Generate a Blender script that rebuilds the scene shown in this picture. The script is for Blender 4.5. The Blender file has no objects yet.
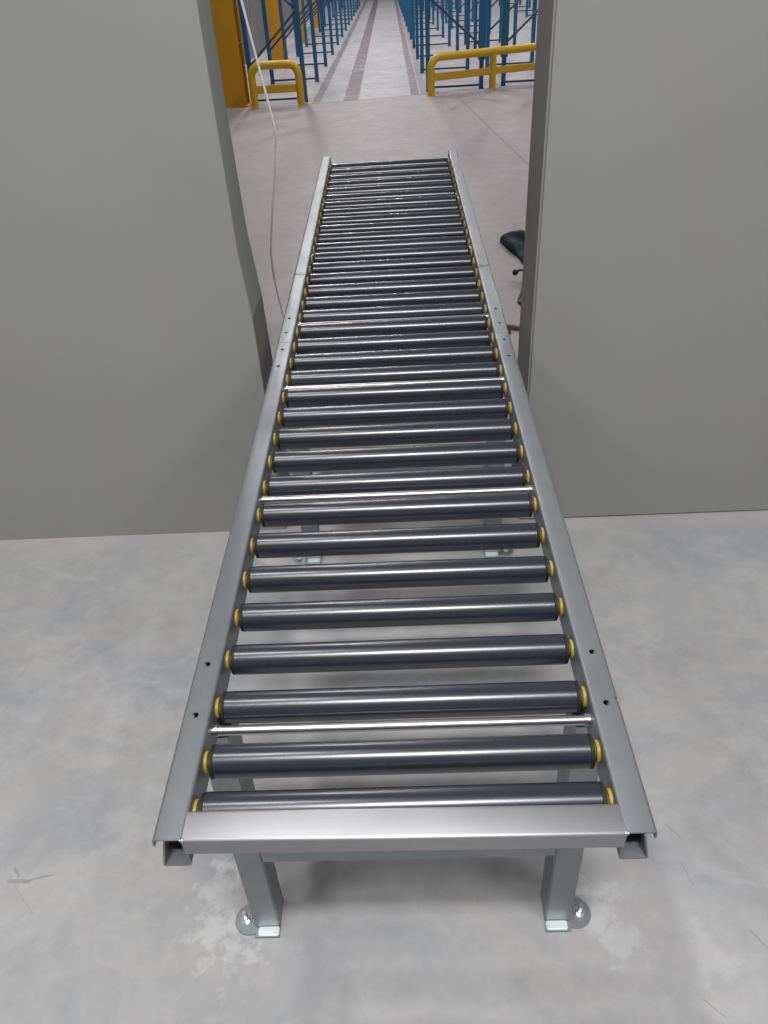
import bpy, bmesh, math, random
from mathutils import Vector, Matrix
random.seed(7)
PI = math.pi
sc = bpy.context.scene
COL = sc.collection

# ------------------------------------------------------------------ materials
def new_mat(name):
    m = bpy.data.materials.new(name); m.use_nodes = True
    nt = m.node_tree
    return m, nt, nt.nodes['Principled BSDF']

def nd(nt, kind, **kw):
    n = nt.nodes.new(kind)
    for k, v in kw.items(): setattr(n, k, v)
    return n

def noise(nt, scale, detail=6, rough=.55, vec=None, dist=0.0):
    n = nd(nt, 'ShaderNodeTexNoise')
    n.inputs['Scale'].default_value = scale; n.inputs['Detail'].default_value = detail
    n.inputs['Roughness'].default_value = rough; n.inputs['Distortion'].default_value = dist
    if vec is not None: nt.links.new(vec, n.inputs['Vector'])
    return n.outputs['Fac']

def ramp(nt, fac, stops):
    r = nd(nt, 'ShaderNodeValToRGB')
    while len(r.color_ramp.elements) < len(stops): r.color_ramp.elements.new(.5)
    for e, (p, c) in zip(r.color_ramp.elements, stops):
        e.position = p; e.color = (c, c, c, 1) if isinstance(c, (int, float)) else (*c, 1)
    nt.links.new(fac, r.inputs['Fac'])
    return r.outputs['Color']

def mix(nt, a, b, fac, mode='MIX'):
    m = nd(nt, 'ShaderNodeMix', data_type='RGBA', blend_type=mode)
    for s, v in ((m.inputs[6], a), (m.inputs[7], b)):
        if isinstance(v, tuple): s.default_value = (*v, 1)
        else: nt.links.new(v, s)
    if isinstance(fac, (int, float)): m.inputs[0].default_value = fac
    else: nt.links.new(fac, m.inputs[0])
    return m.outputs[2]

def mth(nt, op, a, b=None, clamp=False):
    m = nd(nt, 'ShaderNodeMath', operation=op, use_clamp=clamp)
    for i, v in enumerate((a, b)):
        if v is None: continue
        if isinstance(v, (int, float)): m.inputs[i].default_value = v
        else: nt.links.new(v, m.inputs[i])
    return m.outputs[0]

def mapping(nt, vec, scale=(1, 1, 1), rot=(0, 0, 0), loc=(0, 0, 0)):
    m = nd(nt, 'ShaderNodeMapping')
    m.inputs['Scale'].default_value = scale; m.inputs['Rotation'].default_value = rot
    m.inputs['Location'].default_value = loc
    nt.links.new(vec, m.inputs['Vector'])
    return m.outputs['Vector']

def bump(nt, h, bs, strength=.2, dist=.002):
    b = nd(nt, 'ShaderNodeBump')
    b.inputs['Strength'].default_value = strength; b.inputs['Distance'].default_value = dist
    nt.links.new(h, b.inputs['Height']); nt.links.new(b.outputs['Normal'], bs.inputs['Normal'])

def simple(name, col, rough=.5, metal=0.0, var=.12, vscale=18, bmp=0.0):
    m, nt, bs = new_mat(name)
    tc = nd(nt, 'ShaderNodeTexCoord').outputs['Object']
    f = noise(nt, vscale, 5, .6, tc)
    c = mix(nt, tuple(x*(1-var) for x in col), tuple(min(1, x*(1+var)) for x in col), f)
    nt.links.new(c, bs.inputs['Base Color'])
    bs.inputs['Metallic'].default_value = metal
    r = nd(nt, 'ShaderNodeMapRange'); r.inputs['To Min'].default_value = rough*.85; r.inputs['To Max'].default_value = min(1, rough*1.15)
    nt.links.new(f, r.inputs['Value']); nt.links.new(r.outputs[0], bs.inputs['Roughness'])
    if bmp: bump(nt, noise(nt, vscale*4, 4, .6, tc), bs, bmp, .001)
    return m

def blob_mask(nt, pos, c, rad, wob=.5, wscale=22, soft=.35, squash=(1, 1)):
    """irregular patch mask around a point of the floor"""
    sub = nd(nt, 'ShaderNodeVectorMath', operation='SUBTRACT'); nt.links.new(pos, sub.inputs[0]); sub.inputs[1].default_value = (c[0], c[1], 0)
    mul = nd(nt, 'ShaderNodeVectorMath', operation='MULTIPLY'); nt.links.new(sub.outputs[0], mul.inputs[0]); mul.inputs[1].default_value = (squash[0], squash[1], 0)
    ln = nd(nt, 'ShaderNodeVectorMath', operation='LENGTH'); nt.links.new(mul.outputs[0], ln.inputs[0])
    n = noise(nt, wscale, 5, .65, pos)
    d = mth(nt, 'ADD', mth(nt, 'DIVIDE', ln.outputs['Value'], rad), mth(nt, 'MULTIPLY', mth(nt, 'SUBTRACT', n, .5), wob*4))
    mr = nd(nt, 'ShaderNodeMapRange'); mr.inputs['From Min'].default_value = 1; mr.inputs['From Max'].default_value = 1-soft
    nt.links.new(d, mr.inputs['Value'])
    return mr.outputs[0]

def line_mask(nt, pos, a, b, w, wob=0.0):
    """thin straight scratch or joint between two floor points"""
    ax, ay = a; bx, by = b; L = math.hypot(bx-ax, by-ay); dx, dy = (bx-ax)/L, (by-ay)/L
    sx = nd(nt, 'ShaderNodeSeparateXYZ'); nt.links.new(pos, sx.inputs[0])
    px = mth(nt, 'SUBTRACT', sx.outputs[0], ax); py = mth(nt, 'SUBTRACT', sx.outputs[1], ay)
    t = mth(nt, 'ADD', mth(nt, 'MULTIPLY', px, dx), mth(nt, 'MULTIPLY', py, dy))
    n = mth(nt, 'SUBTRACT', mth(nt, 'MULTIPLY', px, -dy), mth(nt, 'MULTIPLY', py, -dx))
    if wob: n = mth(nt, 'ADD', n, mth(nt, 'MULTIPLY', mth(nt, 'SUBTRACT', noise(nt, 9, 3, .6, pos), .5), wob))
    m = mth(nt, 'LESS_THAN', mth(nt, 'ABSOLUTE', n), w)
    m = mth(nt, 'MULTIPLY', m, mth(nt, 'GREATER_THAN', t, 0))
    return mth(nt, 'MULTIPLY', m, mth(nt, 'LESS_THAN', t, L))

def floor_mat(name, base, warm, stripes=False, marks=False, rough=.55):
    m, nt, bs = new_mat(name)
    pos = nd(nt, 'ShaderNodeNewGeometry').outputs['Position']
    big = noise(nt, 1.3, 7, .6, pos, .6)
    mid = noise(nt, 5.5, 7, .65, pos, 1.0)
    fine = noise(nt, 60, 5, .6, pos)
    sw = noise(nt, 3.0, 8, .62, mapping(nt, pos, (1, 1.5, 1), (0, 0, .6)), 2.2)
    c = mix(nt, tuple(x*.86 for x in base), tuple(min(1, x*1.10) for x in base), ramp(nt, big, [(.3, 0), (.7, 1)]))
    c = mix(nt, c, tuple(x*.74 for x in base), mth(nt, 'MULTIPLY', ramp(nt, mid, [(.47, 0), (.70, 1)]), .6))
    c = mix(nt, c, warm, mth(nt, 'MULTIPLY', ramp(nt, sw, [(.45, 0), (.7, 1)]), .35))
    pt = noise(nt, 2.3, 5, .5, mapping(nt, pos, (1, 1.4, 1), (0, 0, .9), (7, 2, 0)), .8)
    c = mix(nt, c, (base[0]*.74, base[1]*.78, base[2]*.85), mth(nt, 'MULTIPLY', ramp(nt, pt, [(.48, 0), (.62, 1)]), .55))
    st = noise(nt, 4.2, 9, .7, mapping(nt, pos, (1, 1.6, 1), (0, 0, -.5), (3, 1, 0)), 1.2)
    c = mix(nt, c, tuple(min(1, x*1.28) for x in base), mth(nt, 'MULTIPLY', ramp(nt, st, [(.54, 0), (.72, 1)]), .38))
    g2 = noise(nt, 17, 8, .72, pos, .8)
    c = mix(nt, c, tuple(min(1, x*1.25) for x in base), mth(nt, 'MULTIPLY', ramp(nt, g2, [(.5, 0), (.75, 1)]), .35))
    c = mix(nt, c, tuple(x*.72 for x in base), mth(nt, 'MULTIPLY', ramp(nt, g2, [(.25, 1), (.45, 0)]), .4))
    c = mix(nt, c, tuple(x*.7 for x in base), mth(nt, 'MULTIPLY', ramp(nt, fine, [(.62, 0), (.8, 1)]), .35))
    if marks:
        W = tuple(min(1, x*1.45) for x in base); D = tuple(x*.55 for x in base)
        for cc, rad, wob, sq, k in (((-.345, .735), .075, .9, (1, .60), .55), ((-.33, .84), .07, 1.0, (1.5, .6), .5), ((.335, .72), .055, .9, (.8, .9), .5),
                                    ((.385, .66), .045, 1.0, (1, 1), .4), ((-.36, 1.80), .08, .8, (.8, .9), .7), ((.33, 1.80), .06, .6, (1, .8), .4)):
            c = mix(nt, c, W, mth(nt, 'MULTIPLY', blob_mask(nt, pos, cc, rad, wob, 24, .5, sq), k))
        for cc, rad, wob, sq, k in (((-.30, 1.93), .05, .5, (.8, 1), .45), ((.27, 1.92), .06, .5, (.6, 1), .5), ((.31, 1.79), .035, .2, (1, 1), .45), ((.245, 1.37), .011, .2, (1, 1), .6)):
            c = mix(nt, c, D, mth(nt, 'MULTIPLY', blob_mask(nt, pos, cc, rad, wob, 30, .4, sq), k))
        # dark curled scuff, hairline scratches
        for a, b, w, wb, k in (((-.823, .798), (-.775, .797), .0042, .012, .5), ((-.79, .796), (-.735, .812), .0022, .012, .6), ((-.820, .827), (-.803, .808), .0028, .008, .5), ((-.81, .79), (-.745, .735), .0009, .02, .35),
                               ((.532, .888), (.554, .861), .0012, .02, .5), ((.539, .806), (.547, .757), .0012, .02, .5), ((.624, .673), (.645, .640), .0016, .02, .5),
                               ((.44, 1.42), (.47, 1.30), .0012, .03, .35), ((.50, .56), (.53, .53), .0012, .01, .5)):
            c = mix(nt, c, D, mth(nt, 'MULTIPLY', line_mask(nt, pos, a, b, w, wb), k))
        for cc, rad, k in (((.545, .62), .035, .5), ((-.62, .92), .05, .35), ((-.70, 1.20), .10, .3), ((.80, 1.05), .09, .35), ((-.66, .80), .03, .5), ((.62, 1.45), .08, .3), ((-.95, 1.35), .12, .3)):
            c = mix(nt, c, W, mth(nt, 'MULTIPLY', blob_mask(nt, pos, cc, rad, 1.3, 20, .9, (1, .6)), k*.55))
        # pinkish dust in the corner between wall and floor
        sx = nd(nt, 'ShaderNodeSeparateXYZ'); nt.links.new(pos, sx.inputs[0])
        yy = mth(nt, 'ADD', sx.outputs[1], mth(nt, 'MULTIPLY', mth(nt, 'SUBTRACT', mid, .5), .12))
        mr = nd(nt, 'ShaderNodeMapRange'); mr.inputs['From Min'].default_value = 1.86; mr.inputs['From Max'].default_value = 1.95
        nt.links.new(yy, mr.inputs['Value'])
        c = mix(nt, c, warm, mth(nt, 'MULTIPLY', mr.outputs[0], .55))
        # mid part: saw-cut joint running away to the right
        c = mix(nt, c, D, mth(nt, 'MULTIPLY', line_mask(nt, pos, (1.19, 6.6), (.868, 10.9), .007), .8))
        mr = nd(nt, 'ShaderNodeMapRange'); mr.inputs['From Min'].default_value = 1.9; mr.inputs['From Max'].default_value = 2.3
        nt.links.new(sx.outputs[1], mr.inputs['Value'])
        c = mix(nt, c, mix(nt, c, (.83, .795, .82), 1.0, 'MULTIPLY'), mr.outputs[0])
    if stripes:
        sx = nd(nt, 'ShaderNodeSeparateXYZ'); nt.links.new(pos, sx.inputs[0])
        xx = mth(nt, 'ADD', sx.outputs[0], mth(nt, 'MULTIPLY', mth(nt, 'SUBTRACT', noise(nt, 2.5, 4, .6, pos), .5), .03))
        for x0, x1, k in ((-1.03, -.92, .8), (-.625, -.425, 1), (.275, .385, .9), (.405, .50, .6)):
            band = mth(nt, 'MULTIPLY', mth(nt, 'GREATER_THAN', xx, x0), mth(nt, 'LESS_THAN', xx, x1))
            c = mix(nt, c, tuple(v*.33*w for v, w in zip(base, (1.14, .90, .93))), mth(nt, 'MULTIPLY', band, k))
        # wavy trowel lines and joints across the bay
        wv = noise(nt, 1.0, 3, .5, mapping(nt, pos, (.8, 3.2, 1), (0, 0, .12)), .8)
        c = mix(nt, c, tuple(x*.72 for x in base), mth(nt, 'MULTIPLY', ramp(nt, wv, [(.56, 0), (.62, 1), (.68, 0)]), .6))
        jm = mth(nt, 'LESS_THAN', mth(nt, 'ABSOLUTE', mth(nt, 'SUBTRACT', mth(nt, 'MODULO', mth(nt, 'SUBTRACT', sx.outputs[1], 12.6), 4.1), 2.0)), .03)
        c = mix(nt, c, tuple(x*.6 for x in base), mth(nt, 'MULTIPLY', jm, .55))
    nt.links.new(c, bs.inputs['Base Color'])
    rr = ramp(nt, mid, [(.3, rough-.08), (.7, rough+.1)])
    nt.links.new(rr, bs.inputs['Roughness'])
    bs.inputs['Specular IOR Level'].default_value = .4
    bump(nt, mth(nt, 'ADD', mid, mth(nt, 'MULTIPLY', fine, .3)), bs, .12, .004)
    return m

def wall_mat(name, col, var=.05):
    m, nt, bs = new_mat(name)
    pos = nd(nt, 'ShaderNodeNewGeometry').outputs['Position']
    a = noise(nt, 1.1, 5, .55, pos); b = noise(nt, 6, 6, .6, mapping(nt, pos, (1, 1, .5)), .5); f = noise(nt, 130, 3, .6, pos)
    c = mix(nt, tuple(x*(1-var) for x in col), tuple(x*(1+var) for x in col), ramp(nt, a, [(.3, 0), (.7, 1)]))
    c = mix(nt, c, (col[0]*1.03, col[1]*.97, col[2]*.97), mth(nt, 'MULTIPLY', ramp(nt, b, [(.45, 0), (.65, 1)]), .5))
    nt.links.new(c, bs.inputs['Base Color']); bs.inputs['Roughness'].default_value = .62
    bs.inputs['Specular IOR Level'].default_value = .3
    bump(nt, mth(nt, 'ADD', mth(nt, 'MULTIPLY', f, .15), b), bs, .10, .004)
    return m

def steel_mat(name, col, rough, brush=None, spangle=.1, smudge=0.0, brushk=.25, flat=False, metal=1.0):
    m, nt, bs = new_mat(name)
    tc = nd(nt, 'ShaderNodeTexCoord').outputs['Object']
    pos = nd(nt, 'ShaderNodeNewGeometry').outputs['Position']
    f = noise(nt, 30, 6, .65, pos, .4); g = noise(nt, 5, 5, .6, pos, .6)
    c = mix(nt, tuple(x*(1-spangle) for x in col), tuple(min(1, x*(1+spangle)) for x in col), f)
    c = mix(nt, c, tuple(x*.78 for x in col), mth(nt, 'MULTIPLY', ramp(nt, g, [(.45, 0), (.75, 1)]), .5))
    if smudge:
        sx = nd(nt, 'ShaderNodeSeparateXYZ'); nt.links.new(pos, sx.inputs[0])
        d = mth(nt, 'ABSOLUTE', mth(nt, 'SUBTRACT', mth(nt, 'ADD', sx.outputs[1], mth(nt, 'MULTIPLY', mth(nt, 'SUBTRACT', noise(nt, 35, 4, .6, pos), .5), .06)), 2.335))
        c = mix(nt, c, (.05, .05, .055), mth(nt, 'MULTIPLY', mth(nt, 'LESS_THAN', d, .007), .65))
    nt.links.new(c, bs.inputs['Base Color'])
    bs.inputs['Metallic'].default_value = metal
    nt.links.new(ramp(nt, g, [(.3, rough-.06), (.7, rough+.08)]), bs.inputs['Roughness'])
    if brush:
        h = noise(nt, 1, 3, .7, mapping(nt, pos, brush))
        bump(nt, h, bs, brushk, .0004)
    elif not flat:
        bump(nt, f, bs, .04, .0006)
    return m

M_floor = floor_mat('concrete_floor', (.352, .348, .348), (.43, .385, .375), marks=True, rough=.5)
M_slab = floor_mat('hall_slab', (.415, .40, .41), (.40, .36, .37), stripes=True, rough=.4)
M_wall = wall_mat('painted_wall', (.255, .256, .241))
M_lower_reveal = wall_mat('lower_dark_reveal', (.17, .160, .148), .12)  # darker tone for the lower part of the left reveal
M_shaded_reveal = wall_mat('shaded_reveal', (.20, .192, .178), .06)  # right reveal's shade put into a darker wall colour
M_rail = steel_mat('galvanised_rail', (.25, .265, .28), .46, smudge=1, metal=.7)
M_brush, nt, bs = new_mat('brushed_crossbar')
bs.inputs['Metallic'].default_value = 1.0; bs.inputs['Roughness'].default_value = .42; bs.inputs['Anisotropic'].default_value = .8; bs.inputs['Anisotropic Rotation'].default_value = .25
pos = nd(nt, 'ShaderNodeNewGeometry').outputs['Position']
st = noise(nt, 1, 4, .6, mapping(nt, pos, (3, 500, 500)))
nt.links.new(mix(nt, (.27, .266, .277), (.36, .355, .367), mix(nt, st, noise(nt, 12, 5, .6, pos), .5)), bs.inputs['Base Color'])
cx_ = nd(nt, 'ShaderNodeCombineXYZ'); cx_.inputs[0].default_value = 1.0
nt.links.new(cx_.outputs[0], bs.inputs['Tangent'])
M_leg = steel_mat('zinc_leg', (.34, .365, .375), .5)
M_rod = steel_mat('bright_rod', (.46, .44, .44), .34, spangle=.05, flat=True)
M_roller, nt, bs = new_mat('dark_roller_sleeve')
bs.inputs['Metallic'].default_value = .10; bs.inputs['IOR'].default_value = 1.72
bs.inputs['Base Color'].default_value = (.017, .020, .031, 1); bs.inputs['Roughness'].default_value = .27
M_ring = simple('black_ring', (.006, .006, .007), .7)
M_hub = simple('yellow_hub', (.40, .27, .03), .45, vscale=60, var=.2)
M_axle = simple('brass_axle', (.55, .47, .32), .3, 1.0)
M_black = simple('black_plastic', (.008, .008, .008), .6)
M_zinc = simple('bright_zinc', (.72, .78, .78), .4, .6, .15, 80)
M_bolt = simple('bolt_steel', (.62, .62, .64), .28, 1.0, .2, 90)
M_yellow = simple('yellow_paint', (.68, .40, .010), .42, vscale=6, var=.06)
M_ycol = simple('yellow_column_paint', (.62, .295, .004), .5, vscale=4, var=.12)
M_blue = simple('blue_rack_paint', (.012, .125, .27), .45, vscale=8, var=.15)
M_navy = simple('dark_brace_paint', (.03, .06, .12), .5)
M_clad = simple('grey_cladding', (.24, .24, .25), .6, vscale=2)
M_cord = simple('white_cord', (.93, .93, .94), .45, var=.03)
M_teal = simple('dark_teal_cloth', (.004, .024, .034), .8, vscale=25, var=.35, bmp=.3)
M_cable = simple('black_cable', (.008, .008, .010), .4)
M_stick = simple('weathered_bar', (.14, .11, .10), .7, vscale=60, var=.4)
M_lamp = simple('lamp_housing', (.7, .7, .7), .5)

# ------------------------------------------------------------------ mesh helpers
def link_mesh(name, bm, mat, parent=None, loc=None, smooth=False, bevel=0.0, seg=2, normals=True):
    """bm is in world space; loc becomes the object's origin"""
    loc = Vector(loc) if loc is not None else (Vector(parent['_o']) if parent is not None and '_o' in parent else Vector((0, 0, 0)))
    if bevel:
        bmesh.ops.bevel(bm, geom=[e for e in bm.edges if len(e.link_faces) == 2 and e.calc_face_angle(0) > .5], offset=bevel, segments=seg, affect='EDGES', clamp_overlap=True)
    if normals: bmesh.ops.recalc_face_normals(bm, faces=bm.faces)
    bmesh.ops.translate(bm, verts=bm.verts, vec=-loc)
    me = bpy.data.meshes.new(name); bm.to_mesh(me); bm.free()
    for mm in (mat if isinstance(mat, (list, tuple)) else [mat]): me.materials.append(mm)
    if smooth:
        for p in me.polygons: p.use_smooth = True
        if smooth == 'auto':
            me.set_sharp_from_angle(angle=math.radians(35))
    o = bpy.data.objects.new(name, me); COL.objects.link(o)
    if parent is not None:
        o.parent = parent
        o.location = loc - ORG[parent.name]
    else: o.location = loc
    ORG[o.name] = loc
    return o
ORG = {}
def empty(name, loc, rz=0):
    o = bpy.data.objects.new(name, None); o.empty_display_size = .1
    COL.objects.link(o); o.location = loc; o.rotation_euler = (0, 0, rz); ORG[o.name] = Vector(loc)
    return o
def tag(o, label, cat=None, group=None, kind=None):
    if label: o['label'] = label
    if cat: o['category'] = cat
    if group: o['group'] = group
    if kind: o['kind'] = kind
    return o

def box(bm, x0, x1, y0, y1, z0, z1):
    r = bmesh.ops.create_cube(bm, size=1)
    for v in r['verts']:
        v.co = Vector(((x0+x1)/2+v.co.x*(x1-x0), (y0+y1)/2+v.co.y*(y1-y0), (z0+z1)/2+v.co.z*(z1-z0)))
    return r['verts']

def cyl(bm, a, b, r0, r1=None, seg=24, caps=True):
    a = Vector(a); b = Vector(b); d = b-a
    r = bmesh.ops.create_cone(bm, cap_ends=caps, segments=seg, radius1=r0, radius2=r0 if r1 is None else r1, depth=d.length)
    q = d.to_track_quat('Z', 'Y').to_matrix().to_4x4()
    bmesh.ops.transform(bm, matrix=Matrix.Translation((a+b)/2) @ q, verts=r['verts'])
    return r['verts']

def tube(bm, pts, r, seg=10):
    """round tube along a smooth path"""
    pts = [Vector(p) for p in pts]
    rings = []
    up = Vector((0, 0, 1))
    for i, p in enumerate(pts):
        t = (pts[min(i+1, len(pts)-1)]-pts[max(i-1, 0)]).normalized()
        s = t.cross(up)
        if s.length < 1e-3: s = t.cross(Vector((0, 1, 0)))
        s.normalize(); u = s.cross(t).normalized()
        rr = r[i] if isinstance(r, (list, tuple)) else r
        rings.append([bm.verts.new(p+s*rr*math.cos(2*PI*k/seg)+u*rr*math.sin(2*PI*k/seg)) for k in range(seg)])
    for a, b in zip(rings, rings[1:]):
        for k in range(seg): bm.faces.new((a[k], a[(k+1) % seg], b[(k+1) % seg], b[k]))
    bm.faces.new(rings[0][::-1]); bm.faces.new(rings[-1])

def catmull(P, n=8):
    P = [Vector(p) for p in P]; out = []
    for i in range(len(P)-1):
        p0 = P[max(i-1, 0)]; p1 = P[i]; p2 = P[i+1]; p3 = P[min(i+2, len(P)-1)]
        for k in range(n):
            t = k/n
            out.append(.5*((2*p1)+(p2-p0)*t+(2*p0-5*p1+4*p2-p3)*t*t+(3*p1-p0-3*p2+p3)*t**3))
    out.append(P[-1]); return out

def offset_profile(pts, t):
    """closed outline of a sheet of thickness t bent along pts (2D), pts is its outer face"""
    n = len(pts); outer = [Vector(p) for p in pts]; inner = []
    for i in range(n):
        ns = []
        for a, b in ((i-1, i), (i, i+1)):
            if a < 0 or b >= n: continue
            d = (outer[b]-outer[a]).normalized(); ns.append(Vector((d.y, -d.x)))
        if len(ns) == 1: inner.append(outer[i]+ns[0]*t)
        else:
            m = (ns[0]+ns[1]).normalized(); inner.append(outer[i]+m*t/max(.3, m.dot(ns[0])))
    return outer, inner

def round_path(pts, r, n=3):
    pts = [Vector(p) for p in pts]; out = [pts[0]]
    for i in range(1, len(pts)-1):
        a = (pts[i-1]-pts[i]); b = (pts[i+1]-pts[i]); rr = min(r, a.length*.45, b.length*.45)
        pa = pts[i]+a.normalized()*rr; pb = pts[i]+b.normalized()*rr
        for k in range(n+1):
            t = k/n; out.append((1-t)**2*pa+2*t*(1-t)*pts[i]+t*t*pb)
    out.append(pts[-1]); return out

# ------------------------------------------------------------------ frame of reference (metres)
H0 = .63                       # height of the conveyor's near end
S1, S2, YJ, YN, YF = .0352, .04934, 1.8690, .5046, 3.715
def ztop(y):
    return H0+S1*(y-.5407) if y < YJ else H0+S1*(YJ-.5407)+S2*(y-YJ)

# ------------------------------------------------------------------ setting
def quad_floor(name, pts, mat, z=0.0, th=.12):
    bm = bmesh.new()
    top = [bm.verts.new((x, y, z)) for x, y in pts]; bot = [bm.verts.new((x, y, z-th)) for x, y in pts]
    bm.faces.new(top); bm.faces.new(bot[::-1])
    for i in range(len(pts)):
        j = (i+1) % len(pts); bm.faces.new((top[i], bot[i], bot[j], top[j]))
    o = link_mesh(name, bm, mat); tag(o, None, kind='structure'); return o
JL, JR = (-2.75, 10.76), (9.0, 13.1)
quad_floor('floor', [(-5, -3.5), (5, -3.5), (5, 2.05), (9, 2.05), JR, JL, (-2.75, 2.05), (-5, 2.05)], M_floor)
quad_floor('floor', [(-2.75, 10.775), (9, 13.115), (9, 70), (-2.75, 70)], M_slab)
bm = bmesh.new(); box(bm, -2.8, 9.1, 2.0, 70, -.16, -.125); tag(link_mesh('floor', bm, M_navy), None, kind='structure')

WH = 4.2
bm = bmesh.new()
rings = []
for z, x, yb in ((0, -.374, 2.15), (.5, -.374, 2.15), (.72, -.3745, 2.135), (.90, -.3855, 2.118), (1.22, -.3855, 2.090), (WH, -.3855, 2.090)):
    rings.append([bm.verts.new(p) for p in ((-5, 1.951, z), (x-.006, 1.951, z), (x-.002, 1.9525, z), (x, 1.957, z), (x, yb-.005, z), (x-.005, yb, z), (-5, yb, z))])
for a, b in zip(rings, rings[1:]):
    for k in range(7): bm.faces.new((a[k], a[(k+1) % 7], b[(k+1) % 7], b[k]))
bm.faces.new(rings[0][::-1]); bm.faces.new(rings[-1])
w = link_mesh('wall_left', bm, [M_wall, M_lower_reveal], smooth='auto')
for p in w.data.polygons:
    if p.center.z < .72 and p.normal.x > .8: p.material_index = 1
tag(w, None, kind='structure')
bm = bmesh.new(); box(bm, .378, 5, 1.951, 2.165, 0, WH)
w = link_mesh('wall_right', bm, [M_wall, M_shaded_reveal], bevel=.006, seg=3, smooth='auto')
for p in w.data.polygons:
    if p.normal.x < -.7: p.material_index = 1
tag(w, None, kind='structure')

# far hall: profiled cladding on its left side
bm = bmesh.new()
prof = []
y = 2.15
while y < 68:
    prof += [(0, y), (0, y+.16), (.035, y+.20), (.035, y+.30)]; y += .34
vs = [(bm.verts.new((-2.75+px, py, 0)), bm.verts.new((-2.75+px, py, 7))) for px, py in prof]
bs_ = [(bm.verts.new((-2.83, py, 0)), bm.verts.new((-2.83, py, 7))) for py in (prof[0][1], prof[-1][1])]
for a, b in zip(vs, vs[1:]): bm.faces.new((a[0], b[0], b[1], a[1]))
bm.faces.new((bs_[0][0], bs_[0][1], bs_[1][1], bs_[1][0]))
bm.faces.new((bs_[0][0], vs[0][0], vs[0][1], bs_[0][1])); bm.faces.new((bs_[1][0], bs_[1][1], vs[-1][1], vs[-1][0]))
tag(link_mesh('wall_hall', bm, M_clad), None, kind='structure')
bm = bmesh.new(); box(bm, -2.8, 9, 68, 68.1, 0, 7); tag(link_mesh('wall_far', bm, M_clad), None, kind='structure')

# ------------------------------------------------------------------ conveyor
def rail_bm(s, y0, y1, holes, notch=False):
    """s=-1 left, +1 right. bent sheet: cover flange with a lip over a U-shaped channel"""
    path = round_path([(.302, -.011), (.302, 0), (.2675, 0), (.2675, -.0545), (.2995, -.0545), (.2895, -.006)], .0028, 3)
    outer, inner = offset_profile(path, .0022)
    outer = [Vector((p.x, p.y)) for p in outer]
    bm = bmesh.new()
    def ring(y):
        z = ztop(y+(.0001 if y == y0 else -.0001))
        return ([bm.verts.new((s*p.x, y, z+p.y)) for p in outer], [bm.verts.new((s*p.x, y, z+p.y)) for p in inner])
    a = ring(y0); b = ring(y1); n = len(outer)
    for i in range(n-1):
        bm.faces.new((a[0][i], a[0][i+1], b[0][i+1], b[0][i])); bm.faces.new((a[1][i+1], a[1][i], b[1][i], b[1][i+1]))
        bm.faces.new((a[0][i+1], a[0][i], a[1][i], a[1][i+1])); bm.faces.new((b[0][i], b[0][i+1], b[1][i+1], b[1][i]))
    for i in (0, n-1): bm.faces.new((a[0][i], b[0][i], b[1][i], a[1][i]))
    bmesh.ops.recalc_face_normals(bm, faces=bm.faces)
    return bm

def cut(o, cutter_bm):
    me = bpy.data.meshes.new('cut'); cutter_bm.to_mesh(me); cutter_bm.free()
    c = bpy.data.objects.new('cut', me); COL.objects.link(c); c.matrix_world = Matrix.Translation(ORG[o.name])
    m = o.modifiers.new('b', 'BOOLEAN'); m.operation = 'DIFFERENCE'; m.object = c; m.solver = 'EXACT'
    bpy.context.view_layer.update()
    dg = bpy.context.evaluated_depsgraph_get()
    nm = bpy.data.meshes.new_from_object(o.evaluated_get(dg))
    o.modifiers.clear(); o.data = nm
    bpy.data.objects.remove(c); bpy.data.meshes.remove(me)
    nm.set_sharp_from_angle(angle=math.radians(50))

def make_rail(conv, s, y0, y1, holes, notch=False):
    o = link_mesh('side_rail', rail_bm(s, y0, y1, holes), M_rail, conv, loc=ORG[conv.name], smooth='auto')
    cb = bmesh.new()
    for y in holes: cyl(cb, (s*.2865, y, ztop(y)-.02), (s*.2865, y, ztop(y)+.02), .0046, seg=20)
    if notch:
        v = cyl(cb, (s*.303, .695, ztop(.7)-.03), (s*.303, .695, ztop(.7)+.03), .004, seg=10)
    bmesh.ops.translate(cb, verts=cb.verts, vec=-ORG[conv.name])
    cut(o, cb)
    return o

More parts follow.
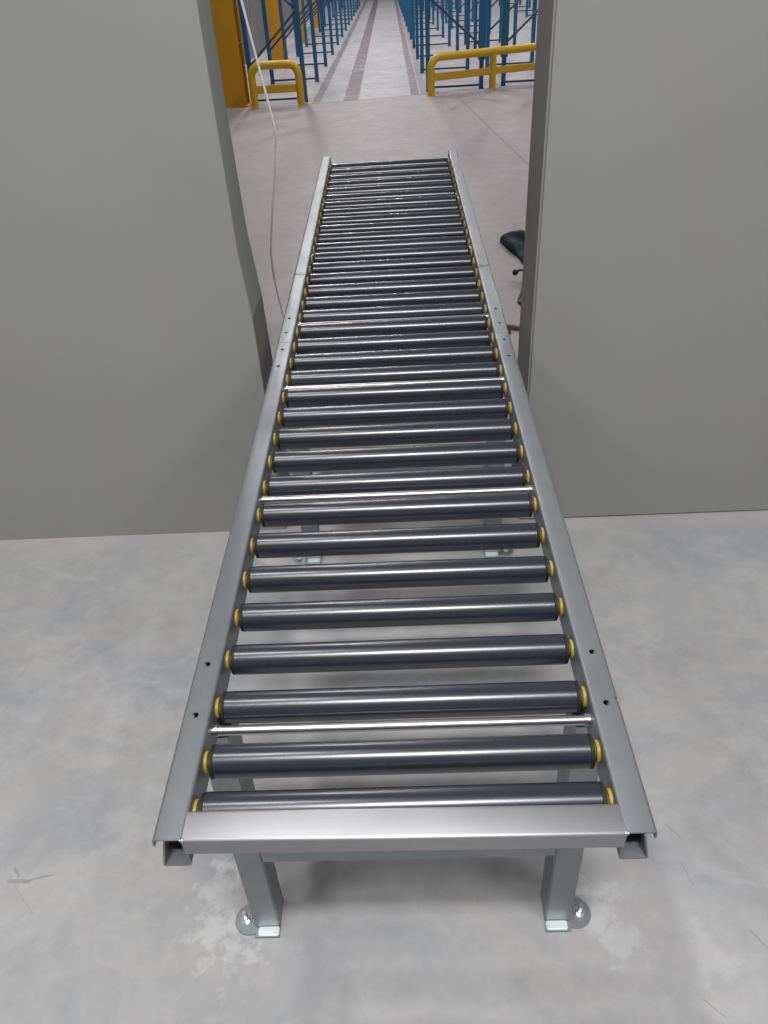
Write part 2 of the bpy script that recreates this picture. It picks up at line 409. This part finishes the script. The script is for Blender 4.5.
RR, RL = .0232, .2573
def roller_template(conv, y):
    c = Vector((0, y, ztop(y)-.0245))
    bm = bmesh.new()
    # tube with rolled edges
    prof = [(-RL+.0055, RR*.96), (-RL+.0065, RR), (RL-.0065, RR), (RL-.0055, RR*.96)]
    n = 40; rings = []
    for x, r in prof: rings.append([bm.verts.new(c+Vector((x, r*math.cos(2*PI*k/n), r*math.sin(2*PI*k/n)))) for k in range(n)])
    for a, b in zip(rings, rings[1:]):
        for k in range(n): bm.faces.new((a[k], a[(k+1) % n], b[(k+1) % n], b[k]))
    bm.faces.new(rings[0]); bm.faces.new(rings[-1][::-1])
    r = link_mesh('roller', bm, M_roller, conv, loc=c, smooth='auto')
    for s in (-1, 1):
        b = bmesh.new(); lathe_x(b, c, [(s*(RL-.0055), 0), (s*(RL-.0055), RR-.0004), (s*(RL-.001), RR-.0006), (s*RL, RR-.003), (s*RL, RR*.62), (s*(RL-.002), RR*.58), (s*(RL-.002), 0)], 32)
        tag(link_mesh('end_cap', b, M_ring, r, loc=c, smooth='auto'), 'black plastic roller end cap')
        b = bmesh.new(); lathe_x(b, c, [(s*(RL+.0020), 0), (s*(RL+.0020), .0085), (s*(RL+.0034), .0095), (s*(RL+.0040), .0138), (s*(RL+.0056), .0148), (s*(RL+.0098), .0148), (s*(RL+.0098), 0)], 28)
        tag(link_mesh('hub', b, M_hub, r, loc=c, smooth='auto'), 'yellow bearing hub')
        b = bmesh.new(); cyl(b, c+Vector((s*(RL-.003), 0, 0)), c+Vector((s*.2690, 0, 0)), .0048, seg=6)
        link_mesh('axle', b, M_axle, r, loc=c)
    return r

def lathe_x(bm, c, prof, n):
    rings = []
    for x, r in prof:
        if r <= 1e-6: rings.append([bm.verts.new(c+Vector((x, 0, 0)))])
        else: rings.append([bm.verts.new(c+Vector((x, r*math.cos(2*PI*k/n), r*math.sin(2*PI*k/n)))) for k in range(n)])
    for a, b in zip(rings, rings[1:]):
        for k in range(n):
            A = [a[0]] if len(a) == 1 else [a[k], a[(k+1) % n]]
            B = [b[0]] if len(b) == 1 else [b[(k+1) % n], b[k]]
            if len(A)+len(B) >= 3: bm.faces.new(A+B)

def dup_part(o, parent, loc, rx=0):
    c = o.copy(); COL.objects.link(c); c.parent = parent; c.location = loc; c.rotation_euler.x = rx
    for ch in o.children:
        d = ch.copy(); COL.objects.link(d); d.parent = c
    return c

def tie(conv, y):
    z = ztop(y)-.026
    bm = bmesh.new()
    cyl(bm, (-.262, y, z), (.262, y, z), .0072, seg=24)
    for s in (-1, 1): cyl(bm, (s*.258, y, z), (s*.2692, y, z), .0088, .0088, seg=24)
    link_mesh('tie_rod', bm, M_rod, conv, loc=(0, y, z), smooth='auto')

def support(conv, y, detail=True):
    """two box legs under the rails, a cross brace, foot plates with anchor bolts"""
    y1 = y+.055
    for s in (-1, 1):
        bm = bmesh.new(); zt = ztop(y+.03)-.0562
        xo, xi = (.2975, .2500)
        for v in box(bm, min(s*xo, s*xi), max(s*xo, s*xi), y, y1, .004, zt): pass
        # open tube: inset the top
        top = [f for f in bm.faces if f.normal.z > .9 or sum(v.co.z for v in f.verts)/4 > zt-.001]
        leg = link_mesh('leg', bm, M_leg, conv, loc=(s*.274, y+.027, 0), bevel=.0022, smooth='auto')
        b = bmesh.new(); box(b, min(s*.2655, s*.2515), max(s*.2655, s*.2515), y+.006, y1-.004, zt-.003, zt+.0035)
        tag(link_mesh('tube_plug', b, M_black, leg, loc=(s*.274, y+.027, 0)), 'black plastic tube plug')
        # foot plate: tab under the leg with a round lug for the anchor
        b = bmesh.new(); box(b, min(s*.297, s*.2505), max(s*.297, s*.2505), y-.017, y1+.004, 0, .0045)
        cyl(b, (s*.309, y+.018, 0), (s*.309, y+.018, .0042), .030, seg=40)
        fp = link_mesh('foot_plate', b, M_leg, leg, loc=(s*.274, y+.027, 0), bevel=.0008, seg=1, smooth='auto')
        b = bmesh.new(); box(b, min(s*.290, s*.2505), max(s*.290, s*.2505), y-.0165, y+.0005, .0046, .0115)
        tag(link_mesh('foot_angle', b, M_zinc, leg, loc=(s*.274, y+.027, 0), bevel=.002), 'shiny zinc foot angle')
        b = bmesh.new(); bx, by = s*.318, y+.018
        cyl(b, (bx, by, .0040), (bx, by, .0060), .0115, seg=24)
        cyl(b, (bx, by, .0058), (bx, by, .0135), .0088, seg=6)
        cyl(b, (bx, by, .013), (bx+.001*s, by-.001, .030), .0048, seg=16)
        link_mesh('anchor_bolt', b, M_bolt, leg, loc=(s*.274, y+.027, 0), bevel=.0004, seg=1)
    # angle brace between the legs
    zb = ztop(y)-.400 if y < 1 else ztop(y)-.42
    b = bmesh.new(); box(b, -.2505, .2505, y+.001, y+.005, zb, zb+.045); box(b, -.2505, .2505, y+.005, y+.04, zb+.041, zb+.045)
    link_mesh('cross_brace', b, M_leg, conv, loc=(0, y, zb), bevel=.0008, seg=1)

def conveyor(label, ya, yb, idx, ties, holes, supports, tmpl=None, front=False, cat='roller conveyor'):
    conv = empty('roller_conveyor', (0, (ya+yb)/2, 0)); tag(conv, label, cat)
    for s in (-1, 1): make_rail(conv, s, ya-(.005 if front and s == 1 else 0), yb, holes, notch=(front and s == 1))
    slope = math.atan(S1 if yb < 2 else S2)
    first = None
    for i in idx:
        y = .5407+.09*i+(.018 if i == 0 else 0)
        if first is None:
            first = roller_template(conv, y); r = first
        else:
            r = dup_part(first, conv, Vector((0, y, ztop(y)-.0245))-ORG[conv.name], 0)
        r.rotation_euler.x = random.uniform(0, 6.28)
    for y in ties: tie(conv, y)
    for y in supports: support(conv, y)
    if front:
        # folded end plate: flat top between the rails and a face turned down
        bm = bmesh.new()
        path = [Vector(p) for p in ((.541, -.012), (.541, 0), (.5044, 0), (.5044, -.0255))]
        path = round_path(path, .0022, 3)
        outer, inner = offset_profile([(p.x, p.y) for p in path], -.0022)
        outer, inner = offset_profile([(p.x, p.y) for p in path], .0022)
        R = []
        for x in (-.2672, .2672):
            R.append(([bm.verts.new((x, p.x-(.005 if x > 0 else 0), ztop(p.x)+p.y+.0002)) for p in outer], [bm.verts.new((x, p.x-(.005 if x > 0 else 0), ztop(p.x)+p.y+.0002)) for p in inner]))
        n = len(outer); a, b = R
        for i in range(n-1):
            bm.faces.new((a[0][i], a[0][i+1], b[0][i+1], b[0][i])); bm.faces.new((a[1][i+1], a[1][i], b[1][i], b[1][i+1]))
            bm.faces.new((a[0][i+1], a[0][i], a[1][i], a[1][i+1])); bm.faces.new((b[0][i], b[0][i+1], b[1][i+1], b[1][i]))
        for i in (0, n-1): bm.faces.new((a[0][i], b[0][i], b[1][i], a[1][i]))
        link_mesh('end_plate', bm, M_brush, conv, loc=(0, .52, .6), smooth='auto')
        for s in (-1, 1):
            bm = bmesh.new()
            for k, (dx, dy, r) in enumerate(((0, .0008, .0030), (.0025*s, .001, .0022), (-.003*s, .0005, .0018))):
                rr = bmesh.ops.create_icosphere(bm, subdivisions=2, radius=r)
                bmesh.ops.translate(bm, verts=rr['verts'], vec=(s*.2670+dx, .5044+dy-(.005 if s > 0 else 0), ztop(.5045)+.0002))
            link_mesh('weld_bead', bm, M_bolt, conv, loc=(s*.267, .5044, .63), smooth=True)
    return conv

c1 = conveyor('near section of the steel roller conveyor, with the brushed end plate and spaced dark rollers', YN, YJ-.0006, range(0, 15), (.682, 1.222, 1.668), (.688, .780, 1.737, 1.829),
              (.693, 1.785), front=True)
c2 = conveyor('far section of the roller conveyor, beyond the rail joint, running through the wall opening', YJ+.0006, YF, range(15, 35), (2.03, 2.568, 3.108, 3.65), (1.927, 2.018), (3.42,))
# fish plates and bolt heads where the two sections meet
for s in (-1, 1):
    bm = bmesh.new()
    for y in (1.737, 1.829):
        cyl(bm, (s*.2655, y, ztop(y)-.032), (s*.262, y, ztop(y)-.032), .0065, seg=6)
    box(bm, min(s*.2672, s*.2655), max(s*.2672, s*.2655), 1.71, 1.866, ztop(1.8)-.045, ztop(1.8)-.02)
    link_mesh('joint_plate', bm, M_leg, c1, loc=(s*.266, 1.8, .65))
bm = bmesh.new(); cyl(bm, (.300, 1.935, ztop(1.935)-.03), (.318, 1.935, ztop(1.935)-.03), .006, seg=12)
tag(link_mesh('joint_bolt', bm, M_black, c2, loc=(.3, 1.93, .65)), 'dark bolt end')

# ------------------------------------------------------------------ yellow guard rails and columns
def guard(label, x0, y0, rz, length, posts, ztube, zb0, zb1):
    g = empty('guard_rail', (x0, y0, 0), rz); tag(g, label, 'guard rail', 'yellow floor guard rails')
    def loc_mesh(name, bm, smooth='auto', bevel=0):
        o = link_mesh(name, bm, M_yellow, None, loc=(0, 0, 0), smooth=smooth, bevel=bevel)
        o.parent = g; return o
    r = .048; R = .13; zt = ztube
    P = [(0, 0, 0), (0, 0, zt-R)]
    for k in range(1, 8):
        a = PI/2*k/8; P.append((R-R*math.cos(a), 0, zt-R+R*math.sin(a)))
    P.append((R, 0, zt)); P.append((length-R, 0, zt))
    for k in range(1, 8):
        a = PI/2*k/8; P.append((length-R+R*math.sin(a), 0, zt-R+R*math.cos(a)))
    P += [(length, 0, zt-R), (length, 0, 0)]
    bm = bmesh.new()
    # frames kept in the vertical plane
    rings = []
    for i, p in enumerate(P):
        t = (Vector(P[min(i+1, len(P)-1)])-Vector(P[max(i-1, 0)])).normalized(); u = Vector((0, 1, 0)); s = t.cross(u)
        rings.append([bm.verts.new(Vector(p)+u*r*math.cos(2*PI*k/20)+s*r*math.sin(2*PI*k/20)) for k in range(20)])
    for a, b in zip(rings, rings[1:]):
        for k in range(20): bm.faces.new((a[k], a[(k+1) % 20], b[(k+1) % 20], b[k]))
    bm.faces.new(rings[0][::-1]); bm.faces.new(rings[-1])
    loc_mesh('hoop', bm)
    bm = bmesh.new(); box(bm, .03, length-.03, -.022, .022, zb0, zb1); loc_mesh('lower_bar', bm, bevel=.008)
    for px in posts:
        bm = bmesh.new(); cyl(bm, (px, 0, 0), (px, 0, zt-.01), .044, seg=20); loc_mesh('post', bm)
    for px in [0, length]+list(posts):
        bm = bmesh.new(); cyl(bm, (px, 0, 0), (px, 0, .008), .062, seg=24); loc_mesh('base_flange', bm)
    return g
guard('short yellow tubular guard rail beside the yellow column on the left', -1.755, 11.03, math.radians(-1.5), .60, (), .47, .16, .248)
guard('long yellow tubular guard rail in front of the blue racks on the right', .535, 11.23, math.radians(22), 1.80, (.90,), .43, .165, .25)

def column(label, x0, x1, y, h=5.6):
    c = empty('steel_column', ((x0+x1)/2, y, 0)); tag(c, label, 'column', 'yellow building columns')
    d = .30
    bm = bmesh.new(); box(bm, x0, x1, y, y+.02, .012, h); link_mesh('front_flange', bm, M_ycol, c, bevel=.002)
    bm = bmesh.new(); box(bm, x0, x1, y+d-.02, y+d, .012, h); link_mesh('rear_flange', bm, M_ycol, c, bevel=.002)
    bm = bmesh.new(); box(bm, (x0+x1)/2-.008, (x0+x1)/2+.008, y+.018, y+d-.018, .012, h); link_mesh('web', bm, M_ycol, c)
    for z in (.7, 1.5, 3, 4.5):
        bm = bmesh.new(); box(bm, x0+.004, x1-.004, y+.02, y+d-.02, z, z+.014); link_mesh('stiffener', bm, M_ycol, c)
    bm = bmesh.new(); box(bm, x0-.0, x1+.03, y-.01, y+d+.03, 0, .014); link_mesh('base_plate', bm, M_ycol, c)
    bm = bmesh.new()
    tag(c, label)
column('nearest yellow steel column, left edge of the opening beside the short guard rail', -2.20, -1.885, 11.15)
column('second yellow steel column, between the left blue racks and the cladding', -2.25, -1.965, 16.75)
column('third yellow steel column along the left cladding, behind the second one', -2.12, -1.89, 20.4)
column('farthest yellow steel column in view behind the left racks', -2.2, -1.96, 25.4)

# ------------------------------------------------------------------ blue pallet rack frames
ORD = ['first', 'second', 'third', 'fourth', 'fifth', 'sixth', 'seventh', 'eighth', 'ninth', 'tenth', 'eleventh', 'twelfth', 'thirteenth', 'fourteenth']
def rack(wd, flip, zstart, wide=()):
    """upright frame in the XZ plane: two posts, foot plates, base tie, diagonals; origin at its left post's foot"""
    f = empty('rack_frame', (0, 0, 0))
    hh = 4.3; pw = .055
    for px in (0, wd):
        bm = bmesh.new()
        if px in wide:
            box(bm, px-pw/2, px+pw/2, -.03, .03, .006, .36); box(bm, px-.046, px+.046, -.035, .035, .34, hh)
        else:
            # open C section with punched face
            box(bm, px-pw/2, px+pw/2, -.035, -.031, .006, hh)
            box(bm, px-pw/2, px-pw/2+.004, -.035, .035, .006, hh); box(bm, px+pw/2-.004, px+pw/2, -.035, .035, .006, hh)
        p = link_mesh('post', bm, M_blue, f)
        bm = bmesh.new(); box(bm, px-.034, px+.034, -.045, .045, 0, .007); link_mesh('foot_plate', bm, M_blue, p)
    bm = bmesh.new(); box(bm, .01, wd-.01, -.010, .010, .032, .056); tag(link_mesh('base_tie', bm, M_navy, f), 'dark lower tie bar')
    z = zstart; d = flip
    for k in range(6):
        a, b = ((wd-.02, z), (.02, z+.56)) if d else ((.02, z), (wd-.02, z+.56))
        bm = bmesh.new(); cyl(bm, (a[0], 0, a[1]), (b[0], 0, b[1]), .014, seg=8); link_mesh('brace', bm, M_navy, f)
        z += .58; d = not d
    return f
def rack_row(x, wd, y0, n, flip, zs, words, group, wide=(), pitch=2.04, dx=0.0):
    proto = rack(wd, flip, zs)
    for i in range(n):
        if i == 0: f = rack(wd, flip, zs, wide) if wide else proto
        elif i == 1 and wide: f = proto
        else:
            f = proto.copy(); COL.objects.link(f)
            for ch in proto.children:
                c = ch.copy(); COL.objects.link(c); c.parent = f
                for g in ch.children:
                    d = g.copy(); COL.objects.link(d); d.parent = c
        f.location = (x+dx*i, y0+pitch*i, 0)
        tag(f, words % ORD[i], 'rack frame', group)
rack_row(-1.815, .69, 11.33, 13, False, .45, '%s blue rack frame counting back along the left side of the aisle', 'rack frames left of the aisle')
rack_row(.515, .71, 11.64, 13, True, .50, '%s blue rack frame counting back in the row at the right edge of the aisle', 'rack frames right of the aisle', wide=(.71,), dx=-.006)
rack_row(1.54, .70, 11.78, 12, False, .50, '%s blue rack frame counting back in the second row right of the aisle', 'rack frames of the second right row', wide=(0,))
rack_row(3.75, .70, 12.3, 10, False, .50, '%s blue rack frame counting back in the distant row at the far right', 'rack frames of the distant right row')

# ------------------------------------------------------------------ small things behind the wall
bm = bmesh.new()
P = [(-.76, 2.35, 4.1), (-.59, 2.52, 2.8), (-0.415, 2.700, 1.423), (-0.366, 2.750, 1.044), (-0.390, 2.800, 0.912), (-0.430, 2.880, 0.761), (-0.476, 3.000, 0.581), (-0.504, 3.150, 0.445), (-0.532, 3.350, 0.288), (-0.576, 3.720, 0.019),
     (-.52, 3.74, .006), (-.38, 3.62, .006), (-.2, 3.5, .006)]
P = [q for a, b in zip(P, P[1:]) for q in (a, tuple(.5*(u+v) for u, v in zip(a, b)))]+[P[-1]]
tube(bm, catmull(P, 4), .0040, 8)
tag(link_mesh('hanging_cord', bm, M_cord, smooth=True), 'thin white cord hanging down to the floor left of the conveyor', 'cord')

# dark teal cloth: a lumpy folded heap with a pointed end
bm = bmesh.new()
ol = [(.668, 4.86), (.690, 4.90), (.80, 4.89), (.95, 4.93), (1.08, 4.90), (1.14, 4.80), (1.08, 4.62), (.95, 4.50), (.83, 4.38), (.755, 4.42), (.735, 4.54), (.70, 4.68)]
cx = sum(p[0] for p in ol)/len(ol); cy = sum(p[1] for p in ol)/len(ol)
ols = catmull([(x, y, 0) for x, y in ol+[ol[0]]], 5)[:-1]
lv = []
for t, h in ((1.0, .0), (1.01, .02), (.98, .035), (.90, .045), (.72, .052), (.45, .058), (.2, .06)):
    lv.append([bm.verts.new((cx+(p.x-cx)*t, cy+(p.y-cy)*t, h*(1+.35*math.sin(9*p.x+14*p.y+5*t)+.22*math.sin(31*p.x-22*p.y)) if h else 0.001)) for p in ols])
for a, b in zip(lv, lv[1:]):
    for k in range(len(ols)): bm.faces.new((a[k], a[(k+1) % len(ols)], b[(k+1) % len(ols)], b[k]))
bm.faces.new(lv[-1]); bm.faces.new(lv[0][::-1])
tag(link_mesh('cloth_heap', bm, M_teal, loc=(cx, cy, 0), smooth=True), 'crumpled dark teal cloth on the floor just past the right wall', 'cloth')

hk = empty('black_cable', (.70, 4.0, 0)); tag(hk, 'thin black cable with a knob end, looping out from behind the right wall', 'cable')
bm = bmesh.new()
tube(bm, catmull([(.80, 4.26, .012), (.745, 4.22, .03), (.715, 4.13, .06), (.705, 4.02, .06), (.665, 3.90, .03), (.640, 3.83, .012), (.655, 3.79, .009), (.70, 3.78, .009), (.78, 3.85, .009)], 6), .0075, 8)
link_mesh('cord', bm, M_cable, hk, smooth=True)
bm = bmesh.new()
tube(bm, catmull([(.712, 4.13, .065), (.69, 4.15, .06), (.672, 4.16, .05)], 4), .006, 8)
r = bmesh.ops.create_icosphere(bm, subdivisions=2, radius=.017); bmesh.ops.translate(bm, verts=r['verts'], vec=(.665, 4.16, .045))
link_mesh('knob', bm, M_cable, hk, smooth=True)

bm = bmesh.new()
v = box(bm, -.11, .11, -.012, .012, 0, .02)
bmesh.ops.subdivide_edges(bm, edges=[e for e in bm.edges if e.calc_length() > .1], cuts=6)
for q in bm.verts: q.co += Vector((0, .004*math.sin(q.co.x*60), .003*math.sin(q.co.x*45+1) if q.co.z > .01 else 0))
bmesh.ops.transform(bm, matrix=Matrix.Translation((.64, 3.47, 0)) @ Matrix.Rotation(math.radians(-12), 4, 'Z'), verts=bm.verts)
tag(link_mesh('floor_batten', bm, M_stick, loc=(.64, 3.47, 0), bevel=.002), 'weathered grey brown bar on the floor between conveyor and right wall', 'bar')

# ------------------------------------------------------------------ camera
cam = bpy.data.cameras.new('camera'); co = bpy.data.objects.new('camera', cam); COL.objects.link(co); sc.camera = co
f_px, th, ro, psi = 756.2008, .6308554, -.0622892, -.0398685
F = Vector((math.sin(psi)*math.cos(th), math.cos(psi)*math.cos(th), -math.sin(th)))
Rt = F.cross(Vector((0, 0, 1))).normalized(); U = Rt.cross(F)
R2 = Rt*math.cos(ro)+U*math.sin(ro); U2 = R2.cross(F)
mw = Matrix(((R2.x, U2.x, -F.x), (R2.y, U2.y, -F.y), (R2.z, U2.z, -F.z))).to_4x4()
mw.translation = Vector((.0235253, 0, .8505042+H0))
co.matrix_world = mw
cam.sensor_fit = 'VERTICAL'; cam.sensor_height = 24; cam.lens = 24*f_px/1024
cam.clip_start = .02; cam.clip_end = 200

# ------------------------------------------------------------------ light
def area(loc, target, size, power, col=(1, 1, 1), sy=None, shape='RECTANGLE'):
    l = bpy.data.lights.new('lamp', 'AREA'); l.shape = shape; l.size = size; l.size_y = sy or size; l.energy = power; l.color = col
    o = bpy.data.objects.new('lamp', l); COL.objects.link(o); o.location = loc
    d = Vector(target)-Vector(loc); o.rotation_euler = d.to_track_quat('-Z', 'Y').to_euler()
    return o
# row of linear luminaires over the aisle, and the high bays beside it
for x, y, e in ((-2.3, 9.5, 170), (-2.0, 18, 300), (-.1, 25, 280), (-.1, 36, 220)):
    area((x, y, 9.2), (x, y, 0), .3, e, (1, .98, .98), .7)
for x, y, e in ((4.6, 8, 260), (5.0, 19, 330), (5.5, 33, 300), (-1.7, 15, 300), (-1.7, 28, 260)):
    area((x, y, 9.2), (x, y, 0), .4, e, (1, .965, .965), .4)
# near room: linear luminaires across the room behind the photographer, two broad fill lamps added at the sides
area((.05, -1.0, 4.6), (.05, -.8, 0), 2.3, 70, (1, 1, 1), .22)
area((-.95, .9, 4.6), (-.9, .95, 0), .22, 32, (1, 1, .98), .22)
area((.02, -1.0, 4.55), (.02, -.8, 0), .45, 100, (1, 1, 1), .2)
area((-3.0, -1.6, 4.6), (-1.2, .6, 0), 1.2, 62, (1, 1, 1), 1.2)
area((3.0, -1.6, 4.6), (1.2, .6, 0), 1.2, 62, (1, 1, 1), 1.2)
w = bpy.data.worlds.new('world'); sc.world = w; w.use_nodes = True
bg = w.node_tree.nodes['Background']; bg.inputs['Color'].default_value = (.93, .96, 1, 1); bg.inputs['Strength'].default_value = .23

sc.view_settings.view_transform = 'Standard'; sc.view_settings.look = 'None'
sc.view_settings.gamma = 1; sc.view_settings.use_curve_mapping = False; sc.view_settings.exposure = 0
